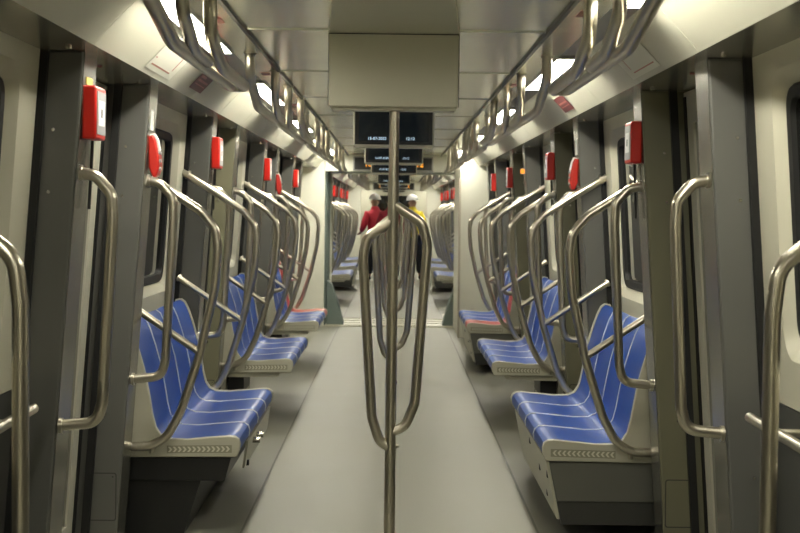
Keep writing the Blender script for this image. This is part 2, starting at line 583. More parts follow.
# cab bulkhead at the very end
def b(bm):
    add_box(bm, -1.5, 1.5, CAR2_END + 3, CAR2_END + 3.06, 0, CEIL)
bw = mesh_obj('wall_end', 'cream', b, smooth=False, kind='structure')
for s in (-1, 1):
    def b(bm): add_box(bm, min(s * .06, s * .50), max(s * .06, s * .50), CAR2_END + 2.985, CAR2_END + 3.0, 0.9, 1.95)
    mesh_obj('dark_pane', 'glass', b, bw, smooth=False)
def b(bm): add_box(bm, -1.6, 1.6, -3.06, -3.0, 0, CEIL)
mesh_obj('wall_back', 'cream', b, smooth=False, kind='structure')

# ------------------------------------------------------------------ ceiling lamps
ORD = ['nearest the camera', 'second from the camera', 'third from the camera', 'fourth from the camera', 'fifth from the camera', 'sixth from the camera', 'seventh from the camera', 'eighth from the camera', 'ninth from the camera', 'tenth from the camera', 'eleventh from the camera', 'twelfth from the camera']
def lamp(s, y0, L, label, group):
    o = root('ceiling_light', (s * .805, y0, CEIL - .01), label, 'light', group)
    off = (s * .805, 0, CEIL - .01)
    def b(bm): add_box(bm, min(s * .757, s * .853), max(s * .757, s * .853), .012, L - .012, CEIL - .006, CEIL - .001)
    mesh_obj('diffuser', 'lamp', b, o, key=(s, L), off=off, smooth=False)
    def b(bm):
        a, c = sorted((s * .749, s * .861))
        add_box(bm, a, a + .007, 0, L, CEIL - .018, CEIL)
        add_box(bm, c - .007, c, 0, L, CEIL - .018, CEIL)
        add_box(bm, a, c, 0, .011, CEIL - .018, CEIL)
        add_box(bm, a, c, L - .011, L, CEIL - .018, CEIL)
    mesh_obj('frame', 'lampframe', b, o, key=(s, L), off=off, smooth=False)
def lamp_row(s, ys):
    n = 0
    for y in ys:
        if y > 0:
            lab = 'bright white %s-hand ceiling light strip, %s' % (SIDE[s], ORD[n]); n += 1
        else:
            lab = 'white %s-hand ceiling light strip behind the camera' % SIDE[s]
        lamp(s, y, 1.75, lab, 'light strips over the %s seats' % SIDE[s])
lamp_row(-1, [-2.3, 1.0, 4.95, 8.25, 11.7, 15.0, 17.3])
lamp_row(1, [-.3 - 1.9, 3.3 - 0.0 - 0.0, 6.75, 10.15, 13.7, 17.1])
for s in (-1, 1):
    for k, y in enumerate((20.8, 24.3, 27.8, 31.3, 34.8)):
        lamp(s, y, 1.75, 'small bright %s ceiling light in the next car beyond the gangway, %s there' % (SIDE[s], ['first', 'second', 'third', 'fourth', 'last'][k]), 'light strips in the far car')
lamp(-1, 38.0, 1.75, 'left ceiling light strip past the last end wall of the far car', 'light strips in the far car')
lamp(1, 38.0, 1.75, 'right ceiling light strip past the last end wall of the far car', 'light strips in the far car')

# ------------------------------------------------------------------ benches
XS = [(.733, .385), (.719, .405), (.715, .435), (.722, .458), (.741, .471), (.77, .474), (.86, .466), (.97, .456), (1.05, .458), (1.09, .475), (1.114, .51), (1.130, .57), (1.146, .66), (1.166, .76), (1.195, .86), (1.223, .94), (1.245, .985), (1.268, 1.002)]
def shell_poly(t):
    """profile with thickness t towards the wall/below"""
    ps = [Vector(p) for p in XS]
    inner = []
    for i, p in enumerate(ps):
        a = ps[max(0, i - 1)]; c = ps[min(len(ps) - 1, i + 1)]
        d = (c - a).normalized()
        nr = Vector((d.y, -d.x))
        inner.append(p + nr * t)
    return [tuple(p) for p in ps], [tuple(p) for p in inner]
SEATS = 4
CAPT = .028
def bench(s, y, base, label, group, red=None):
    o = root('bench_seat', (s * 1.0, y, 0), label, 'bench', group)
    off = (s * 1.0, 0, 0)
    w = (BENCH_L - 2 * CAPT) / SEATS
    out, inn = shell_poly(.018)
    for i in range(SEATS):
        def b(bm):
            n = 7
            rows = []
            for j in range(n):
                u = j / (n - 1)
                yy = .005 + (w - .010) * u
                dip = .005 * math.sin(math.pi * u)       # slightly dished across the seat
                row = []
                for k, (x, z) in enumerate(out):
                    q = 1 if 4 < k < 16 else 0
                    ex = 0.006 * math.sin(math.pi * u) if k > 9 else 0
                    row.append(bm.verts.new((s * (x + ex), yy, z - (dip if 5 < k < 10 else 0))))
                rows.append(row)
            for a, c in zip(rows, rows[1:]):
                for k in range(len(out) - 1):
                    bm.faces.new([a[k], a[k + 1], c[k + 1], c[k]])
            back = [[bm.verts.new((s * x, yy, z)) for x, z in inn] for yy in (.005, w - .005)]
            for k in range(len(out) - 1):
                bm.faces.new([back[0][k], back[0][k + 1], back[1][k + 1], back[1][k]])
                bm.faces.new([rows[0][k], rows[0][k + 1], back[0][k + 1], back[0][k]])
                bm.faces.new([rows[-1][k], rows[-1][k + 1], back[1][k + 1], back[1][k]])
            for k in (0, len(out) - 1):
                bm.faces.new([r_[k] for r_ in rows] + [back[1][k], back[0][k]])
        rd = (red == i)
        c = mesh_obj('seat', 'red' if rd else 'blue', b, o, key=(s, rd), off=off, loc=(0, CAPT + w * i, 0))
        if rd: c['label'] = 'red seat'
    for i in range(1, SEATS):
        def b(bm):
            pts = [(s * (x - .0), CAPT, z + .0) for x, z in out[1:]]
            add_tube(bm, pts, .0052, 6)
        mesh_obj('piping', 'piping', b, o, key=(s,), off=off, loc=(0, w * i, 0))
    # cream end panels
    poly = [(.727, .378)] + [(x - .006, z + .006) for x, z in XS[1:]] + [(1.30, 1.004), (1.318, .90), (1.348, .372)]
    for e, yy in enumerate((0, BENCH_L - CAPT)):
        def b(bm): prism_y(bm, [(s * x, z) for x, z in poly], 0, CAPT)
        ep = mesh_obj('end_panel', 'cap', b, o, key=(s,), off=off, loc=(0, yy, 0), bevel=.006)
        if e == 0:
            def b(bm): prism_y(bm, [(s * .750, .400), (s * 1.055, .394), (s * 1.055, .430), (s * .750, .436)], -.0015, .001)
            st = mesh_obj('chevron_strip', 'strip', b, ep, key=(s,), off=off, smooth=False)
            def b(bm):
                for q in range(13):
                    x = .766 + .0226 * q; zc = .418 - .020 * (x - .745)
                    h_ = .0125
                    pp = [(x + .013, zc + h_), (x + .003, zc + h_), (x - .007, zc), (x + .003, zc - h_), (x + .013, zc - h_), (x + .003, zc)]
                    prism_y(bm, [(s * a, c) for a, c in pp], -.0025, -.001)
            mesh_obj('chevrons', 'chev', b, ep, key=(s,), off=off, smooth=False)
    # under structure
    if base == 'box':
        def b(bm): prism_y(bm, [(s * .745, .372), (s * .785, .185), (s * 1.352, .185), (s * 1.352, .372)], .02, BENCH_L - .03)
        mesh_obj('under_box', 'box', b, o, key=(s,), off=off, smooth=False, bevel=.004)
        def b(bm): prism_y(bm, [(s * .785, .184), (s * .808, .075), (s * 1.352, .075), (s * 1.352, .184)], .03, BENCH_L - .04)
        mesh_obj('kick_panel', 'boxdark', b, o, key=(s,), off=off, smooth=False)
        def b(bm): prism_y(bm, [(s * .732, .376), (s * .744, .376), (s * .800, .10), (s * .786, .10)], .035, BENCH_L - .05)
        fp = mesh_obj('front_panel', 'cap', b, o, key=(s,), off=off, smooth=False)
        for yy, hh in ((.12, .30), (.55, .26), (.95, .33), (.35, .17)):
            def b(bm):
                x = .745 + (.376 - hh) * .20
                add_box(bm, min(s * (x - .016), s * (x + .004)), max(s * (x - .016), s * (x + .004)), yy - .02, yy + .02, hh - .02, hh + .02)
            mesh_obj('latch', 'black', b, fp, key=(s, yy), off=off, smooth=False, bevel=.004)
    elif base == 'black':
        def b(bm): prism_y(bm, [(s * .755, .372), (s * .785, .262), (s * 1.352, .262), (s * 1.352, .372)], .02, BENCH_L - .03)
        mesh_obj('under_box', 'black', b, o, key=(s, 'k'), off=off, smooth=False, bevel=.004)
        def b(bm): prism_y(bm, [(s * .90, .262), (s * .98, .0), (s * 1.352, .0), (s * 1.352, .262)], .05, BENCH_L - .05)
        mesh_obj('kick_panel', 'black', b, o, key=(s, 'k'), off=off, smooth=False)  # kick panel, black and brought forward to stand for the shade under the seats
        def b(bm): prism_y(bm, [(s * .722, .376), (s * .734, .376), (s * .752, .24), (s * .740, .24)], .50, BENCH_L - .05)
        fp = mesh_obj('front_panel', 'cap', b, o, key=(s, 'k'), off=off, smooth=False)
        for yy in (.80, .98):
            def b(bm): add_tube(bm, [(s * .73, yy, .335), (s * .690, yy, .335)], .016, 12)
            kn = mesh_obj('knob', 'screw', b, fp, key=(s, yy), off=off)
        def b(bm): add_box(bm, min(s * .728, s * .748), max(s * .728, s * .748), .60, .63, .235, .262)
        mesh_obj('latch', 'black', b, fp, key=(s, 'q'), off=off, smooth=False)
    else:
        def b(bm): prism_y(bm, [(s * .80, .372), (s * .82, .345), (s * 1.352, .335), (s * 1.352, .372)], .03, BENCH_L - .03)
        mesh_obj('seat_rail', 'cap', b, o, key=(s, 'c'), off=off, smooth=False)
        def b(bm): add_box(bm, min(s * 1.07, s * 1.19), max(s * 1.07, s * 1.19), .10, .55, .225, .345)
        mesh_obj('under_box', 'black', b, o, key=(s, 'c'), off=off, smooth=False, bevel=.004)
        def b(bm): add_box(bm, min(s * 1.20, s * 1.352), max(s * 1.20, s * 1.352), .10, BENCH_L - .1, .0, .345)
        mesh_obj('wall_bracket', 'cap', b, o, key=(s, 'c'), off=off, smooth=False)

BY = [6.82, 6.82 + P, 6.82 + 2 * P]
bench(-1, BY[0], 'black', 'blue four-seat bench on the left nearest the camera, black box and knobs underneath', 'blue benches along the aisle')
bench(1, BY[0], 'box', 'blue four-seat bench on the right nearest the camera, over a grey box', 'blue benches along the aisle')
bench(-1, BY[1], 'cant', 'middle blue bench on the left, cantilevered with small black box below', 'blue benches along the aisle')
bench(1, BY[1], 'cant', 'middle blue bench on the right, cantilevered with small black box below', 'blue benches along the aisle')
bench(-1, BY[2], 'cant', 'third left bench with a red seat at its far end by the gangway', 'blue benches along the aisle', red=3)
bench(1, BY[2], 'box', 'third right bench with a red seat at its near end', 'blue benches along the aisle', red=0)
for s in (-1, 1):
    for k, y in enumerate(C2_BENCH):
        bench(s, y, 'cant' if k != 1 else 'box', 'distant blue bench on the %s in the next car, %s beyond the gangway' % (SIDE[s], ['first', 'second', 'third'][k]), 'blue benches in the far car')

# ------------------------------------------------------------------ curved rails at the bench ends
TR = .0205
def end_rail(s, y, label, group, name='seat_end_rail'):
    o = root(name, (s * 1.2, y, .43), label, 'handrail', group)
    off = (s * 1.2, 0, .43)
    def b(bm):
        p = [(1.275, 1.765), (1.06, 1.635), (.905, 1.535), (.835, 1.455), (.822, 1.36), (.835, 1.17), (.905, .86), (.985, .60), (1.05, .475), (1.13, .432), (1.26, .428)]
        pts = fillet([(s * x, 0, z) for x, z in p], [.3, .3, .12, .12, .2, .5, .6, .3, .15, .12, .1], 5)
        add_tube(bm, pts, TR, 14)
    mesh_obj('curved_tube', 'steel', b, o, key=(s,), off=off)
    def b(bm): add_tube(bm, [(s * 1.295, 0, 1.135), (s * .905, 0, .875)], .017, 12)
    mesh_obj('cross_bar', 'steel', b, o, key=(s,), off=off)
    mesh_obj('wall_flange', 'steel', lambda bm: add_disc(bm, (s * 1.235, 0, 1.745), (s * .215, 0, .13), .028, .012), o, key=(s, 1), off=off)
    mesh_obj('wall_flange', 'steel', lambda bm: add_disc(bm, (s * 1.28, 0, 1.126), (s * .365, 0, .245), .024, .012), o, key=(s, 2), off=off)
    mesh_obj('bracket', 'steel', lambda bm: add_tube(bm, [(s * 1.12, 0, .40), (s * 1.12, 0, .428)], .012, 10), o, key=(s,), off=off)
nth = ['first', 'second', 'third']
for s in (-1, 1):
    for k, y in enumerate(BY):
        end_rail(s, y - .035, 'curved steel rail at the near end of the %s %s bench from the camera' % (nth[k], SIDE[s]), 'curved rails at the bench ends')
        end_rail(s, y + BENCH_L + .0225, 'curved steel rail at the far end of the %s %s bench from the camera' % (nth[k], SIDE[s]), 'curved rails at the bench ends')
    for k, y in enumerate(C2_BENCH):
        end_rail(s, y - .03, 'distant curved rail at the near end of the %s %s bench beyond the gangway' % (nth[k], SIDE[s]), 'curved rails in the far car')
        end_rail(s, y + BENCH_L + .0225, 'distant curved rail at the far end of the %s %s bench beyond the gangway' % (nth[k], SIDE[s]), 'curved rails in the far car')

# foreground bay rail (no bench there)
for s in (-1, 1):
    o = root('bay_rail', (s * 1.25, 3.62, .3), 'large blurred foreground steel rail at the %s edge of the picture' % SIDE[s], 'handrail', 'foreground bay rails')
    off = (s * 1.25, 0, .3)
    def b(bm):
        p = [(1.32, 1.60), (1.03, 1.485), (.945, 1.42), (.93, 1.30), (.922, .62), (.93, .42), (1.0, .34), (1.36, .32)]
        add_tube(bm, fillet([(s * x + (.018 if s > 0 and x < 1.2 else 0), 0, z) for x, z in p], [.1, .1, .09, .09, .1, .12, .12, .1], 6), TR + .0005, 16)
    mesh_obj('tube', 'steel', b, o, off=off)
    mesh_obj('flange', 'steel', lambda bm: add_disc(bm, (s * 1.265, 0, 1.582), (s * 1, 0, .3), .035, .012), o, off=off)
    mesh_obj('flange', 'steel', lambda bm: add_disc(bm, (s * 1.352, 0, .32), (s * 1, 0, 0), .035, .012), o, off=off)
    # wall bar
    o = root('wall_grab_bar', (s * 1.31, 4.3, .88), 'horizontal steel grab bar low on the %s wall in the foreground' % SIDE[s], 'handrail', 'low wall bars in the foreground bay')
    off = (s * 1.31, 4.3, .88)
    def b(bm): add_tube(bm, fillet([(s * 1.20, 3.3, .87), (s * 1.20, 4.86, .87)], .02), .017, 14)
    mesh_obj('bar', 'steel', b, o, off=off)
    for yy in (4.52, 3.6):
        def b(bm):
            add_tube(bm, [(s * 1.20, yy, .87), (s * 1.325, yy, .87)], .013, 12)
            add_disc(bm, (s * 1.315, yy, .87), (s, 0, 0), .03, .014)
        mesh_obj('bracket', 'steel', b, o, off=off)

# ------------------------------------------------------------------ D handles on the pillars
def grab(s, y, label, group):
    o = root('grab_handle', (s * 1.12, y, 1.2), label, 'handle', group)
    off = (s * 1.12, 0, 1.2)
    def b(bm):
        p = [(1.115, 1.670), (1.060, 1.660), (1.002, 1.595), (.998, 1.5), (1.026, .86), (1.045, .785), (1.18, .772)]
        add_tube(bm, fillet([(s * x, 0, z) for x, z in p], [.1, .05, .06, .2, .07, .07, .1], 6), TR, 16)
    mesh_obj('tube', 'steel', b, o, key=(s,), off=off)
    mesh_obj('flange', 'steel', lambda bm: add_disc(bm, (s * 1.106, 0, 1.670), (s, 0, 0), .028, .012), o, key=(s, 1), off=off)
    mesh_obj('flange', 'steel', lambda bm: add_disc(bm, (s * 1.166, 0, .772), (s, 0, 0), .028, .012), o, key=(s, 2), off=off)
G1 = 'grab handles on the door pillars'
for s in (-1, 1):
    for k in range(4):
        if k > 0:
            grab(s, A_Y[k] + .06, 'upright steel grab handle on the %s pillar before the %s bench from the camera' % (SIDE[s], nth[k - 1]), G1)
        lab = 'tall steel grab handle on the foremost %s pillar, before any bench' % SIDE[s] if k == 0 else 'upright steel grab handle on the %s pillar just past the %s bench from the camera' % (SIDE[s], nth[k - 1])
        grab(s, B_Y[k] + .022, lab, G1)
    for k, y in enumerate(C2_BENCH):
        grab(s, y - .24, 'distant grab handle on the %s pillar before the %s bench beyond the gangway' % (SIDE[s], nth[k]), 'grab handles in the far car')
        grab(s, y + 1.93 + .03, 'distant grab handle on the %s pillar past the %s bench beyond the gangway' % (SIDE[s], nth[k]), 'grab handles in the far car')

# ------------------------------------------------------------------ overhead rails
def overhead(s, y0, y1, hangers, x, label, group):
    o = root('ceiling_handrail', (s * x, y0, CEIL), label, 'handrail', group)
    off = (s * x, 0, CEIL)
    L = y1 - y0
    H = 2.052
    R = .0235
    def b(bm):
        xo, xi = x + .029, x - .029
        p = [(s * xo, 0, CEIL), (s * xo, .0, H + (.15 if y0 < 4 else .12)), (s * xo, .42 if y0 > 4 else .80, H), (s * xo, L, H), (s * xi, L, H), (s * xi, L - .78, H), (s * xi, L - 1.15, H + .08), (s * xi, L - 1.15, CEIL)]
        add_tube(bm, fillet(p, [.1, .35, .5, .03, .03, .5, .35, .1], 7), R, 14)
    mesh_obj('looped_tube', 'steel', b, o, off=off)
    for h in hangers:
        def b(bm):
            xi = x - .018
            p = [(s * xi, h, CEIL), (s * xi, h, H + .085), (s * (x + .0), h + .38, H + .012), (s * (x + .0), h + .75, H + .004)]
            add_tube(bm, fillet(p, [.1, .35, .5, .1], 7), R * .95, 14)
        mesh_obj('hanger', 'steel', b, o, off=off)
    for hy, xx in [(0, x + .029), (L - 1.15, x - .029)] + [(h, x - .018) for h in hangers]:
        mesh_obj('ceiling_flange', 'steel', lambda bm: add_disc(bm, (s * xx, hy, CEIL - .010), (0, 0, 1), .032, .010), o, off=off)
for s, x in ((-1, .65), (1, .675)):
    mods = [(3.6, 5.98, [.66]), (6.75, 10.65, [.85, 1.8]), (11.0, 14.3, [.8, 1.6]), (14.7, 18.4, [.8, 1.7])]
    for k, (a, c, hg) in enumerate(mods):
        overhead(s, a, c, hg, x, 'looped steel handrail hung from the ceiling on the %s, %s' % (SIDE[s], ORD[k]), 'overhead handrails')
    for k, a in enumerate((21.4, 25.2, 29.0, 32.8)):
        overhead(s, a, a + 3.4, [.8, 1.7], x, 'distant overhead handrail on the %s beyond the gangway, %s there' % (SIDE[s], ['first', 'second', 'third', 'last'][k]), 'overhead handrails in the far car')

# ------------------------------------------------------------------ centre poles and monitors
POLE_Y = [5.95, 5.95 + P, 5.95 + 2 * P, 5.95 + 3 * P]
C2_POLE = [C2_BENCH[0] - .95, C2_BENCH[1] - .85, C2_BENCH[2] - .85, 33.9]
def pole(y, label, group):
    o = root('centre_pole', (-.004, y, 0), label, 'pole', group)
    def b(bm): add_tube(bm, [(0, 0, 0.003), (0, 0, 1.66)], .0225, 18)
    mesh_obj('lower_pole', 'steel', b, o, key=1)
    def b(bm): add_tube(bm, [(0, 0, 1.655), (0, 0, 1.968)], .0205, 18)
    mesh_obj('upper_pole', 'steel', b, o, key=1)
    def b(bm):
        add_tube(bm, [(0, 0, 1.645), (0, 0, 1.668)], .0245, 18)
    mesh_obj('collar', 'steel', b, o, key=1)
    def b(bm):
        add_tube(bm, [(0, 0, 0), (0, 0, .012)], .055, 20)
        add_tube(bm, [(0, 0, .012), (0, 0, .055)], .031, 18)
    mesh_obj('base_flange', 'steel', b, o, key=1)
    for e, p in ((0, [(0, 1.505), (-.105, 1.44), (-.122, 1.36), (-.078, .70), (-.045, .60), (0, .576)]), (1, [(0, 1.575), (.118, 1.50), (.143, 1.41), (.098, .76), (.06, .665), (0, .636)])):
        def b(bm): add_tube(bm, fillet([(x, 0, z) for x, z in p], [.1, .06, .2, .12, .07, .1], 6), TR, 16)
        mesh_obj('side_loop', 'steel', b, o, key=e)
G2 = 'looped centre poles'
for k, y in enumerate(POLE_Y):
    pole(y, ['steel centre pole in front with two side loops, under the blank beige box', 'second steel centre pole, directly behind the foremost one', 'third steel centre pole along the aisle', 'last steel centre pole before the gangway'][k], G2)
for k, y in enumerate(C2_POLE):
    pole(y, '%s distant centre pole down the aisle of the next car' % ['first', 'second', 'third', 'last'][k], 'centre poles in the far car')

def monitor(y, label, group, front=True, key=0):
    o = root('ceiling_monitor', (-.009, y, CEIL), label, 'monitor', group)
    off = (0, 0, CEIL)
    zb = 1.96
    yf = -.07
    def b(bm):
        prism_y(bm, [(-.262, zb + .008), (-.268, CEIL), (.268, CEIL), (.262, zb + .008)], yf, .07)
    mesh_obj('housing', 'monbox', b, o, key=key, off=off, smooth=False, bevel=.006)
    def b(bm): add_box(bm, -.252, .252, yf + .02, .05, zb - .004, zb + .01)
    mesh_obj('bottom_lip', 'monbox', b, o, key=key, off=off, smooth=False, bevel=.004)
    if not front:
        # seam above blank back panel, and the fairing running along the ceiling towards the camera
        def b(bm):
            add_box(bm, -.266, .266, yf - .002, yf + .001, 2.262, 2.266)
            add_box(bm, -.266, -.2635, yf - .002, yf + .001, 1.97, 2.266)
            add_box(bm, .2635, .266, yf - .002, yf + .001, 1.97, 2.266)
        mesh_obj('panel_seam', 'black', b, o, off=off, smooth=False)
        def b(bm):
            v = [bm.verts.new(p) for p in ((-.262, yf - .002, 2.268), (.262, yf - .002, 2.268), (.19, -1.35, 2.268), (-.19, -1.35, 2.268), (-.262, yf - .002, CEIL), (.262, yf - .002, CEIL), (.19, -1.35, CEIL), (-.19, -1.35, CEIL))]
            for q in ((0, 3, 2, 1), (4, 5, 6, 7), (0, 1, 5, 4), (1, 2, 6, 5), (2, 3, 7, 6), (3, 0, 4, 7)):
                bm.faces.new([v[i] for i in q])
        mesh_obj('ceiling_fairing', 'monbox', b, o, off=off, smooth=False)
        # back panel brackets
        return
    def b(bm):
        add_box(bm, -.252, .252, yf - .004, yf + .002, zb + .016, zb + .300)
    mesh_obj('bezel', 'black', b, o, key=key, off=off, smooth=False)
    def b(bm): add_box(bm, -.228, .228, yf - .006, yf - .0035, zb + .036, zb + .290)
    sc = mesh_obj('screen', 'screen', b, o, key=key, off=off, smooth=False)
    text_obj('date_text', '15-07-2022', .0265, (-.108, yf - .0075, zb + .046 - CEIL), 'text', sc)
    text_obj('time_text', '12:12', .0265, (.108, yf - .0075, zb + .046 - CEIL), 'text', sc)
monitor(POLE_Y[0], 'blank beige ceiling box at the top centre, back of a monitor housing', 'ceiling monitors', front=False, key=1)
for k in (1, 2, 3):
    monitor(POLE_Y[k], '%s dark ceiling screen showing date and time' % ['', 'largest and nearest', 'middle-sized', 'smallest and lowest'][k], 'ceiling monitors')
for k, y in enumerate(C2_POLE):
    monitor(y, 'tiny distant ceiling screen in the next car, %s beyond the gangway' % ['first', 'second', 'third', 'last'][k], 'far car monitors')

def led(y, label):
    o = root('led_display', (-.02, y, 2.06), label, 'display')
    off = (0, 0, 2.06)
    def b(bm): add_box(bm, -.53, .53, -.06, 0, 2.06, 2.258)
    mesh_obj('housing', 'lampframe', b, o, off=off, smooth=False, bevel=.006)
    def b(bm): add_box(bm, -.51, .51, -.065, -.055, 2.08, 2.24)
    mesh_obj('panel', 'black', b, o, off=off, smooth=False)
    text_obj('digits', '16', .105, (-.33, -.068, 2.122 - 2.06), 'led', o)
    text_obj('digits', '12', .105, (.35, -.068, 2.122 - 2.06), 'led', o)
led(CAR1_END - .002, 'wide black display with amber digits over the gangway opening')
led(CAR2_END - .002, 'tiny amber-digit display over the opening at the end of the far car')

# ------------------------------------------------------------------ red alarm boxes and levers
def alarm(s, y, label, group):
    z = 1.885 if s < 0 else 1.87
    x = lx(1.098, z)
    o = root('alarm_box', (s * x, y, z - .095), label, 'alarm box', group)
    def b(bm):
        add_box(bm, min(0, -s * .050), max(0, -s * .050), 0, .175, 0, .19)
    mesh_obj('housing', 'alarm', b, o, key=s, smooth=True, bevel=.008)
    def b(bm):
        add_box(bm, min(-s * .049, -s * .0525), max(-s * .049, -s * .0525), .014, .161, .018, .172)
    pl = mesh_obj('label_plate', 'plate', b, o, key=s, smooth=False)
    def b(bm):
        add_box(bm, min(-s * .0520, -s * .0535), max(-s * .0520, -s * .0535), .034, .140, .05, .14)
    mesh_obj('white_field', 'paper', b, pl, key=s, smooth=False)
    def b(bm):
        add_box(bm, min(-s * .0530, -s * .0545), max(-s * .0530, -s * .0545), .078, .098, .08, .11)
    mesh_obj('pictogram', 'black', b, pl, key=s, smooth=False)
    def b(bm):
        add_tube(bm, [(-s * .008, .150, 0), (s * .002, .150, -.25)], .006, 8)
    mesh_obj('cable', 'black', b, o, key=s)
def lever(s, y, label, group):
    z = 1.80
    x = lx(1.098, z)
    o = root('emergency_lever', (s * x, y, z - .11), label, 'lever', group)
    def b(bm):
        pts = [(0, .18), (-.022, .19), (-.034, .165), (-.050, .09), (-.053, .04), (-.040, .0), (-.024, -.005), (-.004, .04)]
        prism_y(bm, [(s * a, c) for a, c in pts], 0, .10)
    mesh_obj('handle', 'lever', b, o, key=s, bevel=.008)
    def b(bm):
        pts = [(-.0, .19), (-.024, .196), (-.040, .168), (-.050, .12), (-.044, .115), (-.032, .160), (-.020, .185), (0, .18)]
        prism_y(bm, [(s * a, c) for a, c in pts], .03, .075)
    mesh_obj('clear_cover', 'paper', b, o, key=s)
    for h in (.105, .07, .035):
        mesh_obj('stud', 'plate', lambda bm: add_disc(bm, (-s * .048, .015, h), (-s, 0, 0), .008, .012, 10), o, key=(s, h))
    def b(bm): add_box(bm, min(0, -s * .012), max(0, -s * .012), .02, .08, .21, .30)
    mesh_obj('backing_strip', 'paper', b, o, key=s, smooth=False)
Ga = 'red alarm boxes on the pillars'
alarm(-1, B_Y[0] + .02, 'largest red alarm box, on the foremost left pillar above its grab handle', Ga)
alarm(-1, B_Y[1] + .03, 'red alarm box on the left pillar just past the first bench', Ga)
alarm(-1, B_Y[2] + .03, 'red alarm box on the left pillar just past the second bench', Ga)
alarm(-1, B_Y[3] + .03, 'red alarm box on the left pillar just past the third bench', Ga)
alarm(1, A_Y[1] + .03, 'largest right-hand red alarm box, on the pillar before the first bench', Ga)
alarm(1, A_Y[2] + .03, 'red alarm box on the right pillar before the second bench', Ga)
alarm(1, A_Y[3] + .03, 'red alarm box on the right pillar before the third bench', Ga)
alarm(1, B_Y[3] + .03, 'red alarm box on the right pillar just past the third bench', Ga)
Gl = 'red emergency levers'
lever(-1, A_Y[1] + .05, 'red emergency lever on the left pillar before the first bench', Gl)
lever(-1, A_Y[3] + .05, 'red emergency lever on the left pillar before the third bench', Gl)
lever(1, B_Y[1] + .05, 'red emergency lever on the right pillar just past the first bench', Gl)
for s in (-1, 1):
    for k, y in enumerate(C2_BENCH):
        alarm(s, y - .27, 'distant red alarm box on the %s pillar before the %s bench beyond the gangway' % (SIDE[s], nth[k]), 'red alarm boxes in the far car')
        alarm(s, y + 1.93 + .06, 'distant red alarm box on the %s pillar past the %s bench beyond the gangway' % (SIDE[s], nth[k]), 'red alarm boxes in the far car')
# small amber lamp on a right pillar
o = root('indicator_lamp', (lx(1.098, 1.90), B_Y[2] + .04, 1.87), 'small amber indicator lamp high on the right pillar past the second bench', 'lamp')
def b(bm): add_box(bm, -.035, 0, 0, .05, 0, .05)
mesh_obj('lamp_housing', 'plate', b, o, smooth=False, bevel=.003)
def b(bm): add_box(bm, -.036, -.004, -.004, .052, .006, .044)
mesh_obj('lens', 'amber', b, o, smooth=False, bevel=.004)

# yellow tag above the foremost alarm box; labels on the cove
o = mesh_obj('pillar_label', 'yellow', lambda bm: add_box(bm, -.001, .003, 0, .10, 0, .028), loc=(-lx(1.098, 2.0), B_Y[0] + .05, 1.985))
tag(o, 'small yellow label strip above the foremost left alarm box', 'label')
def cove_at(t):
    """point on straight cove chord, t from lower edge 0 to upper 1"""
    a, c = Vector((1.03, 2.10)), Vector((.885, 2.25))
    return a + (c - a) * t
def cove_label(name, s, y, w, t0, t1, m, label, lines=None):
    a, c = cove_at(t0), cove_at(t1)
    n = Vector((-(c - a).y, (c - a).x)).normalized()
    if n.y > 0: n = -n
    o = root(name, (s * a.x, y, a.y), label, 'label')
    def panel(bm, ya, yb, u0, u1, d0, d1):
        P_ = []
        for d in (d0, d1):
            for yy, u in ((ya, u0), (yb, u0), (yb, u1), (ya, u1)):
                q = a + (c - a) * u + n * d
                P_.append(bm.verts.new((s * (q.x - a.x), yy, q.y - a.y)))
        for q in ((0, 1, 2, 3), (7, 6, 5, 4), (0, 4, 5, 1), (1, 5, 6, 2), (2, 6, 7, 3), (3, 7, 4, 0)):
            bm.faces.new([P_[i] for i in q])
    mesh_obj('sheet', m, lambda bm: panel(bm, 0, w, 0, 1, .0002, .0010), o, smooth=False)
    for (ya, yb, u0, u1, mm) in (lines or []):
        mesh_obj('print', mm, lambda bm: panel(bm, ya, yb, u0, u1, .0011, .0016), o, smooth=False)
cove_label('route_notice', -1, 5.85, .62, .12, .80, 'white', 'pale square notice with thin red lines on the left cove, nearest the camera',
           [(.05, .50, .16, .21, 'pink'), (.50, .515, .30, .92, 'pink'), (.02, .05, .40, .44, 'pink')])
cove_label('warning_notice', -1, 7.0, .40, .22, .72, 'notice', 'small dark red notice on the left cove beneath the handrail end', [(.04, .36, .30, .36, 'pink'), (.04, .36, .5, .62, 'pink'), (.04, .2, .72, .85, 'pink')])
cove_label('route_notice', 1, 5.55, .62, .12, .80, 'white', 'pale square notice with a faint red line on the right cove', [(.05, .50, .16, .20, 'pink'), (.50, .51, .3, .9, 'pink')])
cove_label('warning_notice', 1, 8.1, .40, .22, .72, 'notice', 'small dark red notice on the right cove past the end of the handrail', [(.04, .36, .30, .36, 'pink'), (.04, .36, .5, .62, 'pink')])
# red exit-arrow stickers between lamp and track
for s, y in ((-1, 5.5), (-1, 7.7), (-1, 10.0), (1, 5.2), (1, 8.2)):
    o = mesh_obj('ceiling_sticker', 'pink', lambda bm: add_box(bm, 0, .05, 0, .16, -.0025, -.0005), loc=(s * .66 + (0 if s > 0 else -.06), y, CEIL - .006))
    tag(o, 'small red sticker on the %s ceiling edge, %s' % (SIDE[s], {5.5: 'nearest of three', 7.7: 'middle of three', 10.0: 'farthest of three', 5.2: 'nearer of two', 8.2: 'farther of two'}[y]), 'sticker', 'red stickers on the ceiling edge')
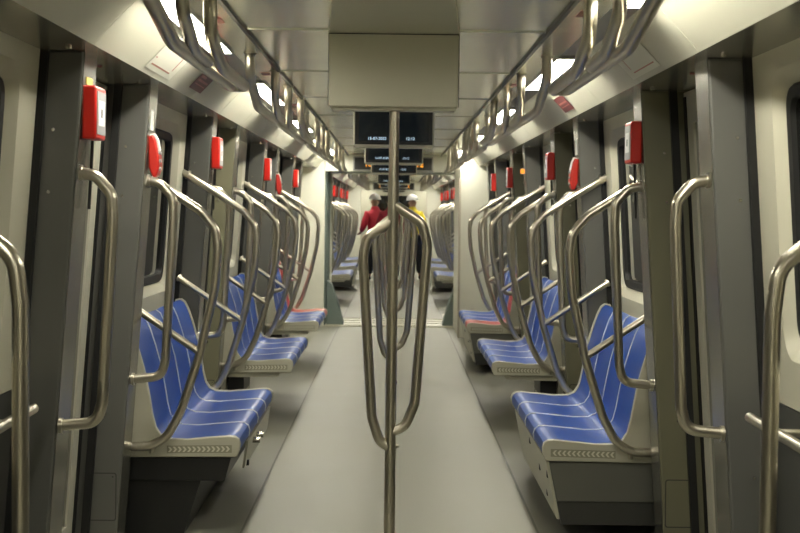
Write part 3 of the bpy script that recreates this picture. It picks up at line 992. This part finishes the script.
# soffit studs
for s in (-1, 1):
    for y in B_Y + A_Y[1:4]:
        mesh_obj('soffit_stud', 'screw', lambda bm: add_disc(bm, (0, 0, -.008), (0, 0, 1), .011, .010, 10), ce, key=1, loc=(s * 1.13, y - .12, SOF))
    for y in B_Y:
        mesh_obj('door_lamp_lens', 'notice', lambda bm: add_disc(bm, (0, 0, -.006), (0, 0, 1), .012, .008, 10), ce, key=1, loc=(s * 1.16, y + .55, SOF))

# ------------------------------------------------------------------ people far down the train
def skin_mesh(name, nodes, edges, m, parent, rootv=0, sub=2):
    me = bpy.data.meshes.new(name)
    me.from_pydata([n[0] for n in nodes], edges, [])
    me.materials.append(M[m])
    o = bpy.data.objects.new(name, me)
    COL.objects.link(o); o.parent = parent
    sk = o.modifiers.new('skin', 'SKIN')
    sk.use_smooth_shade = True
    ly = me.skin_vertices[0] if me.skin_vertices else None
    if ly is None:
        bm = bmesh.new(); bm.from_mesh(me); bm.verts.layers.skin.verify(); bm.to_mesh(me); bm.free()
        ly = me.skin_vertices[0]
    for i, n in enumerate(nodes):
        r = n[1]
        ly.data[i].radius = (r, r) if not isinstance(r, tuple) else r
        ly.data[i].use_root = (i == rootv)
    sb = o.modifiers.new('sub', 'SUBSURF'); sb.levels = sub; sb.render_levels = sub
    return o

def person(loc, rot, jacket, label, turn=0.0, bend=0.0):
    o = root('person', loc, label, 'person', None)
    o.rotation_euler = (0, 0, rot)
    o.scale = (1.05, 1.05, 1.05)
    # facing -Y locally
    nodes = [((0, 0, .95), .10), ((0, 0, 1.12), .10), ((0, 0, 1.32), .125), ((0, 0, 1.46), .06), ((0, -.01, 1.53), .055), ((0, -.02, 1.62), .082), ((0, -.02, 1.71), .078)]
    edges = [(0, 1), (1, 2), (2, 3), (3, 4), (4, 5), (5, 6)]
    jn = [((0, 0, .86), .155), ((0, 0, 1.02), .15), ((0, 0, 1.2), .165), ((0, 0, 1.36), .17), ((0, 0, 1.47), .095), ((0, .01, 1.575), .088)]
    je = [(0, 1), (1, 2), (2, 3), (3, 4), (4, 5)]
    tn = [((0, 0, .95), .13)]; te = []
    for sx in (-1, 1):
        i = len(nodes)
        sh = (sx * .18, 0, 1.41)
        el = (sx * .25, .02 - .02, 1.14)
        wr = (sx * .22, -.20, 1.02)
        nodes += [(sh, .055), (el, .042), (wr, .028), ((sx * .21, -.27, .99), .032)]
        edges += [(2, i), (i, i + 1), (i + 1, i + 2), (i + 2, i + 3)]
        p = i + 3
        for f in range(4):
            j = len(nodes)
            bx = sx * (.21 + (f - 1.5) * .021)
            ln = (.036, .042, .040, .032)[f]
            nodes += [((bx, -.30, .985), .010), ((bx, -.30 - ln, .972), .009), ((bx, -.31 - ln * 1.3, .945), .008)]
            edges += [(p, j), (j, j + 1), (j + 1, j + 2)]
        j = len(nodes)
        nodes += [((sx * .175, -.27, .98), .011), ((sx * .165, -.305, .965), .009)]
        edges += [(p, j), (j, j + 1)]
        hp, kn, an, to = (sx * .09, 0, .90), (sx * .10, -.02, .50), (sx * .11, 0, .10), (sx * .12, -.14, .04)
        k = len(nodes)
        nodes += [(hp, .085), (kn, .055), (an, .040), (to, .032)]
        edges += [(0, k), (k, k + 1), (k + 1, k + 2), (k + 2, k + 3)]
        k = len(jn)
        jn += [((sx * .17, 0, 1.39), .095), ((sx * .255, 0, 1.14), .070), ((sx * .23, -.17, 1.03), .055)]
        je += [(3, k), (k, k + 1), (k + 1, k + 2)]
        k = len(tn)
        tn += [((sx * .09, 0, .86), .105), ((sx * .10, -.02, .50), .085), ((sx * .11, 0, .12), .070)]
        te += [(0, k), (k, k + 1), (k + 1, k + 2)]
    body = skin_mesh('body', nodes, edges, 'skin', o)
    skin_mesh('jacket', jn, je, jacket, o)
    skin_mesh('trousers', tn, te, 'trouser', o)
    for sx in (-1, 1):
        mesh_obj('boot', 'boot', lambda bm: add_uv(bm, (sx * .115, -.07, .055), .09, 14, (.55, 1.45, .62)), o)
    mesh_obj('nose', 'skin', lambda bm: add_uv(bm, (0, -.108, 1.635), .016, 8, (.8, 1.2, 1.3)), o)
    for sx in (-1, 1):
        mesh_obj('ear', 'skin', lambda bm: add_uv(bm, (sx * .088, -.02, 1.64), .02, 8, (.45, .8, 1.3)), o)
        mesh_obj('eye', 'hair', lambda bm: add_uv(bm, (sx * .03, -.098, 1.662), .009, 8), o)
    mesh_obj('mouth', 'hair', lambda bm: add_uv(bm, (0, -.098, 1.588), .014, 8, (1.4, .4, .35)), o)
    def b(bm):
        m_ = Matrix.Translation((0, -.01, 1.70))
        bmesh.ops.create_uvsphere(bm, u_segments=20, v_segments=14, radius=.122, matrix=m_ @ Matrix.Diagonal((1, 1.15, 1.05, 1)))
        bmesh.ops.delete(bm, geom=[v for v in bm.verts if v.co.z < 1.695], context='VERTS')
        # brim
        ring = [bm.verts.new((math.cos(a) * .135, -.015 + math.sin(a) * .16 * (1.12 if math.sin(a) < 0 else .95), 1.695)) for a in [2 * math.pi * i / 24 for i in range(24)]]
        ring2 = [bm.verts.new((v.co.x * .85, v.co.y * .85, 1.708)) for v in ring]
        for i in range(24):
            bm.faces.new([ring[i], ring[(i + 1) % 24], ring2[(i + 1) % 24], ring2[i]])
        for i in range(6):
            pass
    if jacket != 'jdark':
        mesh_obj('helmet', 'helmet', b, o)
    else:
        def b(bm):
            add_uv(bm, (0, .0, 1.70), .105, 16, (1, 1.05, 1))
            bmesh.ops.delete(bm, geom=[v for v in bm.verts if v.co.y < -.045 and v.co.z < 1.73], context='VERTS')
        mesh_obj('hair', 'hair', b, o)
    return o
def px2x(px, y): return (px - 394.2) * y / FPX
person((px2x(375, 31.9), 31.9, 0), math.radians(205), 'jred', 'person in red jacket and white helmet, back turned, far down the train on the left')
p2 = person((px2x(416, 32.3), 32.4, 0), math.radians(160), 'jyellow', 'person in yellow jacket and white helmet, far down the train on the right')
person((px2x(391, 30.6), 30.6, 0), math.radians(175), 'jdark', 'person in dark red top and black trousers, mostly hidden behind the centre pole')
p2.rotation_euler = (0, math.radians(3), math.radians(160))
